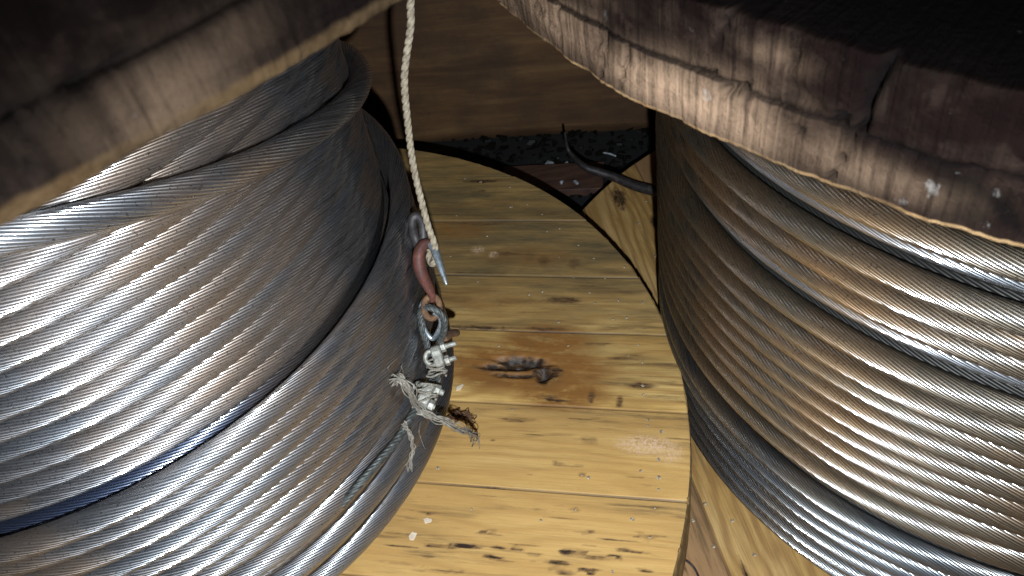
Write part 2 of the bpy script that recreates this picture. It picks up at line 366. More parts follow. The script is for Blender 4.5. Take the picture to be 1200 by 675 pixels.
def plank_flange(name, root, z, thick, R, seams, ang, mat, stains=(), pales=(), gouge=None, aged=None, seed=0, ambers=()):
    """disc of boards; rows run across the boards so every joint is a real groove"""
    ca, sa = math.cos(ang), math.sin(ang)
    ws = set(np.round(np.arange(-R+.002, R-.001, .0035), 5))
    for s in seams:
        ws = {w for w in ws if abs(w-s) > .0030}
        for d in (-.0026, -.0013, 0, .0013, .0026): ws.add(round(s+d, 5))
    ws = np.array(sorted(w for w in ws if abs(w) < R-.0005)); nc = 430
    half = np.sqrt(R*R-ws*ws)
    tt = np.linspace(-1, 1, nc)
    tt = np.sign(tt)*(1-(1-np.abs(tt))**1.15)
    U = half[:, None]*tt[None]; W = ws[:, None]+0*U
    G = np.zeros_like(U); H = np.zeros_like(U)
    bidx = np.zeros_like(U)
    for k, s in enumerate(seams):
        open_ = .35+.65*vnoise(U*9+k*7+40, U*0+k, seed)
        G = np.maximum(G, (np.abs(W-s) < .0016)*open_); H -= (np.abs(W-s) < .0007)*.0045*open_+(np.abs(np.abs(W-s)-.0013) < .0004)*.0016
        bidx += (W > s)
    H += (vnoise(bidx*13+.5, U*0+.5, seed+3)-.5)*.003+(vnoise(U*4+bidx*5+30, W*12+30, seed+4)-.5)*.0022
    S = np.zeros_like(U); Pp = np.zeros_like(U)
    nn = vnoise(U*60+100, W*200+100, seed+6)
    for (x, y, su, sw, am) in stains:
        lu = x*ca+y*sa; lw = -x*sa+y*ca
        e = ((U-lu)/su)**2+((W-lw)/sw)**2
        wob_ = vnoise(U*220+x*90+50, W*520+y*90+50, seed+21)
        S = np.maximum(S, am*np.clip(1.25-e*(.35+.8*nn+1.0*wob_), 0, 1))
    for (x, y, su, sw, am) in pales:
        lu = x*ca+y*sa; lw = -x*sa+y*ca; e = ((U-lu)/su)**2+((W-lw)/sw)**2
        Pp = np.maximum(Pp, am*np.clip(1.2-e, 0, 1))
    if gouge:
        for (x, y, su, sw, dep) in gouge:
            lu = x*ca+y*sa; lw = -x*sa+y*ca; e = ((U-lu)/su)**2+((W-lw)/sw)**2
            k = np.clip(1.2-e*(.6+.8*vnoise(U*120+9, W*160+9, seed+9)), 0, 1)
            H -= dep*k*(.4+1.2*vnoise(U*150+70, W*330+70, seed+8)); S = np.maximum(S, np.clip(k*1.5, 0, 1)*.95)
    Am = np.zeros_like(U)
    for (x, y, su, sw, am) in ambers:
        lu = x*ca+y*sa; lw = -x*sa+y*ca; e = ((U-lu)/su)**2+((W-lw)/sw)**2
        Am = np.maximum(Am, am*np.clip(1.2-e, 0, 1))
    A = np.zeros_like(U)
    if aged: A = aged(U, W, bidx)
    edge = np.abs(tt)[None]+0*U > .9995
    X = U*ca-W*sa; Y = U*sa+W*ca
    top = np.stack([X, Y, z+H-edge*.0015], -1).reshape(-1, 3)
    Q = grid_quads(len(ws), nc)[:, ::-1][:, ::-1]
    # rim and underside
    n0 = len(top); r = np.arange(len(ws)); ringi = np.concatenate([r*nc+nc-1, r[::-1]*nc]); m = len(ringi)
    zs = [-.0015, -.004]+list(np.linspace(-.01, -thick, 12)); ringV = []; 
    base = top[ringi]; rad = np.hypot(base[:, 0], base[:, 1])[:, None]; phi = np.arctan2(base[:, 1], base[:, 0])
    for k, dz in enumerate(zs):
        b = base.copy(); sc_ = 1+((vnoise(phi*90+20, phi*0+dz*200+50, seed+12)-.5)*.003+(k > 0)*.0015-(abs(dz+thick*.5) < .006)*.004)/R
        b[:, 0] *= sc_; b[:, 1] *= sc_; b[:, 2] = z+dz; ringV.append(b)
    V = np.vstack([top]+ringV+[np.array([[0, 0, z-thick]])])
    Q2 = []; i = np.arange(m); j = (i+1) % m
    prev = ringi
    for k in range(len(zs)):
        cur = n0+k*m+i; Q2.append(np.stack([prev[i], cur, cur[j], prev[j]], 1)[:, ::-1]); prev = cur
    T = np.stack([np.full(m, len(V)-1), prev[j], prev[i]], 1)
    nz = len(V)-n0
    def ext(a, v=0.0): return np.concatenate([a.ravel(), np.full(nz, v)])
    me = mesh_np(name, V, np.vstack([Q]+Q2), True, V[:, :2], {'groove': ext(G), 'stain_or_shade': ext(S, .35), 'aged': ext(A, .9), 'pale': ext(Pp), 'amber': ext(Am)}, T)
    o = put(name, me, mat, root)
    # height lookup for nails
    def height(x, y):
        lu = x*ca+y*sa; lw = -x*sa+y*ca; r_ = int(np.argmin(abs(ws-lw))); c_ = int(np.argmin(abs(U[r_]-lu))); return z+H[r_, c_]
    return o, height

# ------------------------------------------------------------------ stranded cable
NW = 24
def cable_mesh(name, Rc, r, phi0, phi1, zf=None, rf=None, lay=0.26, step_deg=14):
    w = r*2/9.0
    s_ = np.array([-1, -.88, -.52, 0, .52, .88, 1]); hh = np.sqrt(1-s_**2); rr = r-w*.5+w*.5*hh
    prof = np.tile(rr, NW); ba = (np.repeat(np.arange(NW), 7)+np.tile((s_+1)/2, NW))/NW*2*np.pi
    ds = lay*step_deg/360; n = int(abs(phi1-phi0)*Rc/ds)+2
    ph = np.linspace(phi0, phi1, n)
    zz = zf(ph) if zf else np.zeros(n); RR = rf(ph) if rf else np.full(n, Rc)
    slope = np.gradient(zz, ph)/RR
    tw = -2*np.pi*(ph-phi0)*Rc/lay
    # per-wire slight proudness
    wp = np.repeat(RNG.uniform(-.05, .05, NW)*w, 7)
    ang = ba[None]+tw[:, None]
    er = np.stack([np.cos(ph), np.sin(ph), 0*ph], -1); et = np.stack([-np.sin(ph), np.cos(ph), 0*ph], -1)
    c = 1/np.sqrt(1+slope**2); ez = np.stack([-slope*c*et[:, 0], -slope*c*et[:, 1], c], -1)
    C = er*RR[:, None]; C[:, 2] = zz
    rad = (prof+wp)[None]
    V = C[:, None]+er[:, None]*(np.cos(ang)*rad)[..., None]+ez[:, None]*(np.sin(ang)*rad)[..., None]
    nc = NW*7; uv = np.stack([np.broadcast_to((np.arange(nc)//7+.1+.8*(np.arange(nc) % 7)/6.0), (n, nc)), np.broadcast_to(((ph-phi0)*Rc)[:, None], (n, nc))], -1)
    V = V.reshape(-1, 3); uv = uv.reshape(-1, 2); n0 = len(V)
    V = np.vstack([V, C[0], C[-1]]); uv = np.vstack([uv, [0, 0], [0, 0]])
    i = np.arange(nc); j = (i+1) % nc; o = (n-1)*nc
    T = np.vstack([np.stack([np.full(nc, n0), i, j], 1), np.stack([np.full(nc, n0+1), o+j, o+i], 1)])
    Qd = grid_quads(n, nc); Qd = Qd[(Qd[:, 0] % nc) % 7 != 6]
    return mesh_np(name, V, Qd[:, ::-1], True, uv, None, T)
def wob(amp, seed):
    rs = np.random.default_rng(seed); a = rs.uniform(-1, 1, 4)*amp; p = rs.uniform(0, 6, 4)
    return lambda ph: sum(a[k]*np.sin((k*1.3+1)*ph+p[k]) for k in range(4))
def layer_meshes(Rc, r, mid, half, k=3, amp=.0006):
    return [cable_mesh('cable_turn', Rc, r, math.radians(mid-half), math.radians(mid+half), wob(amp, 11+i+int(Rc*1000)), (lambda f: (lambda ph: Rc+f(ph)))(wob(amp*.6, 91+i))) for i in range(k)]
def ribbed_core(name, root, Rc, r, z0, z1, mat):
    """the layer underneath, seen only as dark ribs in the gaps"""
    zs = np.arange(z0, z1, r/4); ph = np.linspace(-math.pi, math.pi, 181)[:-1]
    t = ((zs-z0) % (2*r))/(2*r)*2-1; rad = Rc+r*np.sqrt(np.clip(1-t*t, 0, 1))
    V = np.stack([rad[:, None]*np.cos(ph), rad[:, None]*np.sin(ph), zs[:, None]+0*ph], -1).reshape(-1, 3)
    uv = np.stack([(zs/(2*r))[:, None]+0*ph, ph[None]*Rc+0*zs[:, None]], -1).reshape(-1, 2)
    return put(name, mesh_np(name, V, grid_quads(len(zs), len(ph), True), True, uv), mat, root)

# ================================================================== SETTING
t = NT('dirty_floor'); tc = t.new('ShaderNodeTexCoord').outputs['Object']
fl = t.ramp(t.noise(tc, 14, 6, .7), [(.35, (.003, .0025, .002)), (.6, (.006, .004, .003)), (.8, (.02, .013, .009))])
M_FLOOR = t.out(fl, .85, 0.0, t.bump(t.noise(tc, 60, 6, .7), 1.0, .006))
n = 161; g = np.linspace(-6, 6, n); X, Y = np.meshgrid(np.sign(g)*np.abs(g)**2/6, np.sign(g)*np.abs(g)**2/6+1.5, indexing='ij')
Zg = Z_FLOOR+(vnoise(X*30+300, Y*30+300, 5)-.5)*.006
fo = put('floor', mesh_np('floor', np.stack([X, Y, Zg], -1).reshape(-1, 3), grid_quads(n, n)[:, ::-1]), M_FLOOR); tag(fo, kind='structure')

# plywood panel standing behind the reels
t = NT('grimy_brown_plywood'); tc = t.new('ShaderNodeTexCoord').outputs['Object']
a = t.noise(t.vmap(tc, (3, 3, 26)), 1, 6, .65, .4); b_ = t.noise(tc, 7, 5, .7); k_ = t.noise(t.vmap(tc, (9, 9, 14), loc=(3, 0, 1)), 1, 3, .5)
c = t.ramp(a, [(.3, (.058, .023, .008)), (.55, (.12, .053, .017)), (.75, (.19, .095, .034))])
c = t.mix(t.math('MULTIPLY', t.ramp(b_, [(.35, 1.0), (.6, 0.0)]), .55), c, (.035, .018, .01))
c = t.mix(t.math('MULTIPLY', t.ramp(k_, [(.66, 0.0), (.72, 1.0)]), .8), c, (.025, .012, .008))
M_PANEL = t.out(c, .75, 0.0, t.bump(a, .5, .002))
pb = [at_z(454, 170, Z_FLOOR), at_z(778, 150, Z_FLOOR)]
dv = pb[1]-pb[0]; dv[2] = 0; dv /= np.linalg.norm(dv); nv = np.array([-dv[1], dv[0], 0.0])
p0 = pb[0]-dv*1.3; Lw = 3.4; Hh = 1.75; th_ = .018
us = np.linspace(0, Lw, 120); hs = np.linspace(0, Hh, 70); UU, HH = np.meshgrid(us, hs, indexing='ij')
bow = (vnoise(UU*2.5+9, HH*2.5+9, 3)-.5)*.006
Vf = p0[None, None]+dv*UU[..., None]+nv*bow[..., None]+np.array([0, 0, 1.0])*HH[..., None]; Vb = Vf+nv*th_
nn_ = len(us)*len(hs); Qf = grid_quads(len(us), len(hs)); Vall = np.vstack([Vf.reshape(-1, 3), Vb.reshape(-1, 3)])
idx = np.arange(nn_).reshape(len(us), len(hs)); brd = np.concatenate([idx[:-1, 0], idx[-1, :-1], idx[:0:-1, -1], idx[0, :0:-1]]); bj = np.roll(brd, -1)
Qs = np.stack([brd, bj, bj+nn_, brd+nn_], 1)
po = put('plywood_panel', mesh_np('plywood_panel', Vall, np.vstack([Qf, Qf[:, ::-1]+nn_, Qs]), True), M_PANEL)
tag(po, 'dark brown grimy wooden panel standing upright behind both cable reels', 'panel')

# ================================================================== LEFT REEL
GR = 'steel cable reels standing side by side'
reelL = empty('cable_reel', (CL[0], CL[1], 0)); 
tag(reelL, 'cable reel with a pale pine plank bottom flange and a red hook alongside', 'cable reel', GR)
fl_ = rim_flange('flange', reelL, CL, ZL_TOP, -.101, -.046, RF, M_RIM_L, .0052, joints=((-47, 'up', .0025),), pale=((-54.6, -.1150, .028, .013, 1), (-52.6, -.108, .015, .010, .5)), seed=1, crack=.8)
tag(fl_, 'dark weathered top flange with a pale worn lower edge and a light smudge')

ANG = math.radians(-17.5); nvec = np.array([-math.sin(ANG), math.cos(ANG)])
cw = CL@nvec; seamsL = [s-cw for s in (.29, .432, .575, .719, .866, .993, 1.139, 1.275, 1.41)]
M_PINE = mat_planks('pine_planks', seamsL, ANG, PINE)
def L(px, py, z=ZL_DISC): p = at_z(px, py, z); return p[0]-CL[0], p[1]-CL[1]
def stn(px, py, su, sw, am): x, y = L(px, py); return (x, y, su, sw, am)
stL = [stn(588, 432, .06, .010, .85), stn(610, 424, .055, .018, .9), stn(640, 437, .035, .020, .85), stn(575, 447, .07, .02, .35), stn(645, 465, .025, .006, .7), stn(655, 470, .03, .003, .9),
       stn(620, 405, .02, .014, .35), stn(560, 383, .09, .006, .8), stn(640, 385, .05, .006, .7), stn(600, 352, .07, .012, .5), stn(660, 352, .05, .012, .7), stn(535, 350, .05, .010, .5),
       stn(752, 452, .032, .010, .75), stn(745, 420, .06, .006, .45), stn(693, 465, .008, .020, .7), stn(726, 470, .008, .016, .7), stn(690, 515, .022, .008, .6), stn(682, 557, .010, .007, .6), stn(674, 598, .012, .006, .6), stn(767, 596, .012, .007, .5), stn(760, 630, .013, .006, .5),
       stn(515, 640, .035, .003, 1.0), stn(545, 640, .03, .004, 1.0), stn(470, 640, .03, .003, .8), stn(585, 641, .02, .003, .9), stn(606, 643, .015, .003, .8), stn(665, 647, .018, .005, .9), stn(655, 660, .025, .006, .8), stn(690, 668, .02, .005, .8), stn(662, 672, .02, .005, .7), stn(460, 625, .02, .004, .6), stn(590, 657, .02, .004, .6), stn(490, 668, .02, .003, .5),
       stn(563, 213, .05, .008, .8), stn(560, 262, .12, .006, .6), stn(640, 250, .05, .012, .45), stn(520, 245, .04, .02, .4), stn(590, 297, .05, .010, .6), stn(637, 305, .016, .022, .6), stn(673, 308, .016, .02, .6), stn(620, 300, .014, .02, .5), stn(560, 320, .1, .003, .7), stn(720, 320, .04, .006, .5), stn(540, 295, .04, .01, .4), stn(600, 365, .1, .004, .5), stn(700, 335, .08, .005, .4), stn(545, 405, .05, .004, .5), stn(533, 425, .03, .004, .5)]
plL = [stn(757, 522, .045, .018, .9), stn(785, 530, .02, .02, .7), stn(560, 292, .014, .010, .8), stn(578, 298, .010, .01, .8)]
rq = np.random.default_rng(31)
for _ in range(120):
    px_, py_ = rq.uniform(440, 800), rq.uniform(190, 675)
    stL.append(stn(px_, py_, rq.uniform(.004, .05), rq.uniform(.0012, .004), rq.uniform(.3, .75)))
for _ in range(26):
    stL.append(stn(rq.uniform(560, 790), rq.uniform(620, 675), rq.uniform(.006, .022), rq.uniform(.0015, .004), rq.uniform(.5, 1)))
stL += [stn(600, 432, .085, .028, .42), stn(640, 445, .04, .03, .45), stn(585, 300, .09, .02, .4), stn(560, 240, .09, .02, .4), stn(620, 395, .07, .014, .4), stn(520, 300, .05, .03, .35)]
gg = [stn(612, 424, .044, .012, .011), stn(590, 430, .045, .006, .007), stn(604, 440, .036, .004, .006), stn(637, 440, .012, .014, .014)]
def agedL(U, W, b):
    wv = W+cw; k = np.clip((wv-.62)/.42, 0, 1)*.95
    return np.clip(k*(.8+.5*vnoise(b*7+.5, b*0+.5, 2)), 0, 1)
discL, hL = plank_flange('flange', reelL, ZL_DISC, .122, RF, seamsL, ANG, M_PINE, stL, plL, gg, agedL, 4, [stn(612, 430, .16, .055, 1.3), stn(640, 400, .08, .04, 1.3), stn(655, 455, .08, .045, 1.3), stn(535, 268, .08, .03, .7), stn(620, 300, .09, .03, .45), stn(560, 350, .12, .03, .4)])
tag(discL, 'pale pine plank bottom flange with nails, stains and a dark gouged knot')

M_NAIL = NT('nail_steel'); nt = M_NAIL; tcn = nt.new('ShaderNodeTexCoord').outputs['Object']
M_NAIL = nt.out(nt.ramp(nt.noise(tcn, 300, 3), [(.4, (.14, .09, .05)), (.6, (.48, .37, .25))]), .6, .1)
def nail_mesh():
    rs = [(0, .0011), (.0016, .0011), (.0027, .0008), (.0031, .0001), (.0031, -.003)]; a = np.linspace(0, 2*np.pi, 11)[:-1]
    V = np.vstack([[[r*math.cos(q), r*math.sin(q), z] for q in a] for r, z in rs]); return mesh_np('nail', V, grid_quads(len(rs), 10, True))
NM = nail_mesh()
nails = """656,268 678,287 655,301 696,302 672,325 709,326 635,342 691,343 698,355 725,352 753,354 718,374 734,372 654,377 666,405 748,404 736,417 753,425 732,312
760,492 759,499 682,557 772,560 772,574 751,552 674,598 767,596 741,609 761,630 718,670 753,452 754,462 775,506 772,539 563,214 597,220 535,253 571,276 618,240 599,243 635,252 641,271
513,549 553,597 634,610 545,210 690,560 560,330 600,480 620,345 585,405 528,300""".split()
for s in nails:
    x, y = map(float, s.split(',')); lx, ly = L(x, y)
    o = put('nail', NM, M_NAIL, discL, (lx, ly, hL(lx, ly)-.0003)); s_ = random.uniform(.6, 1.05); o.scale = (s_, s_*random.uniform(.7, 1.2), 1.0); o.rotation_euler = (random.uniform(-.35, .35), random.uniform(-.35, .35), random.uniform(0, 6))

MIDL = math.degrees(math.atan2(-CL[1], -CL[0]))
windL = ribbed_core('cable_winding', reelL, .350, .0118, ZL_DISC+.004, ZL_TOP-.004, M_GAP_SHADE)
tag(windL, 'silver steel cable wound round the drum')
rA = .01175; mA = layer_meshes(.3780, rA, MIDL, 128, 3, .0006)
mBlue = cable_mesh('cable_turn', .3758, rA, math.radians(MIDL-128), math.radians(MIDL+128), wob(.0005, 3))
edgesA = [-.366, -.391, -.413, -.436, -.459, -.482, -.504, -.528, -.552, -.576, -.599, -.623]
zA = [e+.0083 for e in edgesA]
k = zA[0]
up_ = []
while k+.0238 < ZL_TOP-.012: k += .0238; up_.append(k)
dn = []; k = zA[-1]
while k-.0236 > ZL_DISC+rA+.001: k -= .0236; dn.append(k)
def turn(me, root, z, mat, label=None, seed=0):
    o = put('cable_turn', me, None, root, (0, 0, z)); rs = random.Random(seed)
    if not me.materials: me.materials.append(mat)
    base_ = me.materials[0]
    o.rotation_euler = (rs.uniform(-.0012, .0012), rs.uniform(-.0012, .0012), rs.uniform(-.06, .06))
    if mat is not base_:
        o.material_slots[0].link = 'OBJECT'; o.material_slots[0].material = mat
    if label: o['label'] = label
    return o
for i, z in enumerate(zA+up_+dn):
    blue = (i == 11)
    turn(mBlue if blue else mA[i % 3], windL, z, M_BLUE if blue else M_CABLE, 'blue tinted turn sunk below the turns beside it' if blue else None, i)
rB = .0123; mB = layer_meshes(.4085, rB, MIDL, 128, 3, .0006)
zB = [-.6105, -.6345, -.6595, -.685, -.708, -.735, -.7595, -.799, -.8475, -.896]
for i, z in enumerate(zB): turn(mB[i % 3], windL, z, M_CABLE, None, 50+i)
# the crossing turn on top of the upper layer
Tp = np.array([(-75, -.311), (-63.6, -.328), (-58.5, -.3380), (-54.7, -.3465), (-52.1, -.353), (-45.3, -.3690), (-36.9, -.3878), (-30, -.4016), (-24.3, -.4123), (-12.4, -.438), (0, -.462), (20, -.495), (45, -.53)])
def zT(ph): return np.interp(np.degrees(ph), np.r_[-150, Tp[:, 0]], np.r_[-.20, Tp[:, 1]])+.0100
def smooth1(f, w=.12): return lambda ph: sum(f(ph+d) for d in np.linspace(-w, w, 9))/9
oT = put('cable_turn', cable_mesh('cable_turn_crossing', .4015, .0128, math.radians(-150), math.radians(45), smooth1(zT)), M_CABLE, windL)
oT['label'] = 'slanting turn crossing over the level turns near the top flange'

# ================================================================== RIGHT REEL
reelR = empty('cable_reel', (CR[0], CR[1], 0))
tag(reelR, 'cable reel with a cracked brown two-layer rim above bronze and silver turns', 'cable reel', GR)
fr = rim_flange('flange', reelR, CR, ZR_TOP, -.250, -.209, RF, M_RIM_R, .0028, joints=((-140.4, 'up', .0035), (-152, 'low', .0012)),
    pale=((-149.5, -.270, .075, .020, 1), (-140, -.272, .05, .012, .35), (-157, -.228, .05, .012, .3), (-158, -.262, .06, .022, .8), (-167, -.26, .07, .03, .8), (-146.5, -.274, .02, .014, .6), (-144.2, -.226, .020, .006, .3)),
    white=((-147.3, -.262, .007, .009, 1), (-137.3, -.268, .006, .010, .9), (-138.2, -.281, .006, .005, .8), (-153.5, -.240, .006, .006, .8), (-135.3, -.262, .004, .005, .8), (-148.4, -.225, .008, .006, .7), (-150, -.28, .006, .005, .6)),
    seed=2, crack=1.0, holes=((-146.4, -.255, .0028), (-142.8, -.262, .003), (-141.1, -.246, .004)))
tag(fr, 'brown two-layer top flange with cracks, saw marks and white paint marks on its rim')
seamsR0 = [-.13]
ANGR = math.radians(-87.5); nr = np.array([-math.sin(ANGR), math.cos(ANGR)]); cwr = CR@nr
s0 = np.array([.2135, .60])@nr-cwr
seamsR = sorted([s0+.145*k for k in range(-5, 9) if abs(s0+.145*k) < .76])
M_BOARD = mat_planks('yellow_board_wood', seamsR, ANGR, FLOORB, True)
stR = [(-.5, .55, .05, .02, .8), (-.55, .30, .05, .01, .7), (-.45, .45, .03, .01, .8), (-.60, -.25, .06, .004, .9), (-.52, -.30, .03, .006, .8), (-.60, -.32, .004, .02, .9), (-.49, -.42, .05, .006, .7)]
discR, hR = plank_flange('flange', reelR, ZR_DISC, Z_FLOOR*-1+ZR_DISC+.004, .79, seamsR, ANGR, M_BOARD, stR, (), None, None, 9)
tag(discR, 'yellow brown board bottom flange partly under the pale plank flange')
for x, y in ((700, 236), (748, 262), (768, 300), (757, 236), (744, 196), (826, 590), (836, 640), (858, 610), (884, 650), (812, 610)):
    p_ = at_z(x, y, ZR_DISC); lx, ly = p_[0]-CR[0], p_[1]-CR[1]
    if math.hypot(lx, ly) < .77:
        o = put('nail', NM, M_NAIL, discR, (lx, ly, hR(lx, ly)-.0003)); o.rotation_euler = (random.uniform(-.3, .3), random.uniform(-.3, .3), 0)
MIDR = math.degrees(math.atan2(-CR[1], -CR[0]))
windR = ribbed_core('cable_winding', reelR, .480, .0125, ZR_DISC+.004, ZR_TOP-.004, M_GAP_SHADE)
tag(windR, 'silver steel cable wound round the drum, bronze toned on the side facing the planks')
rR = .0131; mR = layer_meshes(.5275, rR, MIDR, 118, 3, .0008); mRi = layer_meshes(.5170, rR, MIDR, 118, 2, .0006); mRu = layer_meshes(.5010, rR*.97, MIDR, 112, 2, .0006)
outer = [-.491, -.545, -.571, -.5955, -.6555, -.6875, -.713, -.739, -.766, -.793, -.819, -.847, -.889, -.943]
k = -.452; outer += [k-.0*0]
while k+.0268 < ZR_TOP-.013: k += .0268; outer.append(k)
outer += [-.969, -.9965, -1.024, -1.051, -1.0785]
for i, z in enumerate(outer):
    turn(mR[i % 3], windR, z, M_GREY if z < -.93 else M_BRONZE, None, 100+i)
for i, z in enumerate([-.509, -.617, -.903]): turn(mRi[i % 2], windR, z, M_CABLE, None, 140+i)
for i in range(23): turn(mRu[i % 2], windR, -.50-i*.0262, M_GAP_SHADE, None, 160+i)  # under turns coloured darker than the rest, as painted shade in the gaps

# ================================================================== ROPE, HOOK, SLING
def mat_simple(name, stops, scale=60, rough=.7, metal=0.0, bump=.4, vec=None, spec=.5):
    t = NT(name); t.b.inputs['Specular IOR Level'].default_value = spec; tc = t.new('ShaderNodeTexCoord').outputs['Object']
    f = t.noise(t.vmap(tc, vec or (1, 1, 1)), scale, 5, .65); return t.out(t.ramp(f, stops), rough, metal, t.bump(f, bump, .0008))
M_ROPE = mat_simple('cream_rope', [(.3, (.13, .09, .055)), (.55, (.28, .215, .145)), (.75, (.42, .335, .24))], 160, .85)
M_RED = mat_simple('worn_red_paint', [(.3, (.05, .02, .015)), (.46, (.055, .016, .010)), (.60, (.095, .024, .014)), (.72, (.15, .06, .042)), (.8, (.06, .03, .02))], 70, .65, 0, 1.0)
M_STEEL = mat_simple('scratched_steel', [(.3, (.22, .24, .26)), (.6, (.5, .53, .55)), (.8, (.75, .77, .78))], 140, .4, .85)
M_DARK = mat_simple('black_iron', [(.3, (.01, .008, .008)), (.6, (.04, .03, .028)), (.8, (.09, .07, .06))], 90, .55, .3)
M_SLING = mat_simple('grey_wire_rope', [(.3, (.03, .03, .027)), (.55, (.085, .083, .076)), (.8, (.20, .20, .18))], 220, .55, .5)
M_FRAY = mat_simple('frayed_fibre', [(.3, (.09, .07, .05)), (.55, (.25, .21, .165)), (.8, (.42, .37, .30))], 220, .9)
M_CLIP = mat_simple('zinc_clip', [(.3, (.08, .065, .05)), (.5, (.25, .225, .185)), (.7, (.50, .46, .40))], 130, .55, .35)
M_RUST = mat_simple('rusty_brown', [(.3, (.05, .02, .012)), (.6, (.16, .075, .03)), (.8, (.32, .19, .09))], 150, .85)

rp = [at(484, -60, .78), at(483, -25, .80), at(481, 4, .82), at(481, 32, .835), at(474, 88, .865), at(477, 136, .895), at(484, 192, .93), at(495, 240, .955), at(502, 266, .968), at(509, 286, .975), at(510.5, 300, .978), at(507, 309, .984), at(503, 303, .992), at(504, 292, .99)]
ro_ = tube_obj('rope', tube(smooth_path(rp, 26), 0.0042, strands=3, lay=.028, depth=.46), M_ROPE)
tag(ro_, 'thin twisted cream rope hanging from above and tied to the rusty red hook', 'rope')

# red hook lying against the winding
hook = empty('hook', at(498, 320, .985)); tag(hook, 'worn red painted lifting hook with a steel tip, hanging on the cream rope', 'hook')
def rel(o, root):   # keep world place while parenting
    o.parent = root; o.matrix_parent_inverse = Matrix.Translation(-Vector(root.location)); return o
hp = [at(506, 352, 1.0), at(505, 343, .995), at(500, 332, .990), at(494, 320, .984), at(491, 306, .980), at(492, 294, .980), at(497, 286, .982), at(503, 285, .984)]
hr = [.0062, .0066, .0086, .0100, .0100, .0090, .0076, .0060]
P = smooth_path(hp, 6); R_ = np.interp(np.linspace(0, 1, len(P)), np.linspace(0, 1, len(hr)), hr)
rel(tube_obj('hook_body', tube(P, R_, 16, flat=.8), M_RED), hook)
tp = [at(503, 285, .984), at(508, 290, .980), at(513, 303, .974), at(518, 318, .968), at(523.5, 334, .962)]
P = smooth_path(tp, 6); R_ = np.interp(np.linspace(0, 1, len(P)), [0, .3, .7, 1], [.0056, .0054, .0042, .0012])
rel(tube_obj('hook_tip', tube(P, R_, 14), M_STEEL), hook)
# black loop added to stand for the shadow behind the hook
sp = [at(493, 296, .990), at(487, 280, .992), at(483, 264, .985), at(485, 254, .982), at(492, 256, .985), at(496, 268, .99), at(496, 284, .992)]
rel(tube_obj('hook_shadow_loop', tube(smooth_path(sp, 6), .0058, 12), M_DARK), hook)
def ring(c, u, v, ra, rb, r, n=40):
    a = np.linspace(0, 2*np.pi, n+1); return np.array([c+u*ra*math.cos(q)+v*rb*math.sin(q) for q in a])
u_, v_ = CX*1.0, CY*1.0
eye = ring(at(506, 360, .998), u_*.9+CF*.45, v_, .0100, .0135, .003)
rel(tube_obj('hook_eye', tube(eye, .0040, 12), M_RUST), hook)

# wire sling: eye loop, doubled part through the clips, tail along the winding
sl = empty('wire_sling', at(508, 400, 1.02)); tag(sl, 'grey wire rope sling with an eye loop below the red hook, clamped against the winding', 'sling')
lp = [at(506, 446, 1.040), at(504, 425, 1.030), at(500, 402, 1.018), at(494, 382, 1.008), at(493, 366, 1.000), at(500, 360, .992), at(512, 364, .988), at(520, 374, .992), at(520, 388, 1.002), at(515, 402, 1.014), at(512, 425, 1.028), at(513, 447, 1.040), at(508, 466, 1.046)]
rel(tube_obj('eye_loop', tube(smooth_path(lp, 16), .0045, strands=6, lay=.04, depth=.3), M_SLING), sl)
lp2 = [at(497, 352, .997), at(493, 362, 1.0), at(497, 384, 1.01), at(507, 397, 1.014), at(515, 385, 1.002), at(516, 372, .994), at(508, 366, .990)]
rel(tube_obj('thimble', tube(smooth_path(lp2, 8), .0030, 10), M_STEEL), sl)
def on_wind(px, py, off, R=.4223):
    d = at(px, py, 1.0); a = d[0]**2+d[1]**2; b = -(d[0]*CL[0]+d[1]*CL[1]); c = CL@CL-(R+off)**2
    disc_ = b*b-a*c
    return d*((-b-math.sqrt(max(disc_, 0)))/a)
tl = [on_wind(506, 446, .010), on_wind(497, 462, .008), on_wind(488, 478, .007), on_wind(479, 494, .007), on_wind(466, 515, .007), on_wind(451, 533, .006), on_wind(437, 549, .005), on_wind(420, 568, .002), on_wind(400, 592, -.006)]
rel(tube_obj('sling_tail', tube(smooth_path(tl, 14), .0050, strands=6, lay=.045, depth=.3), M_SLING), sl)

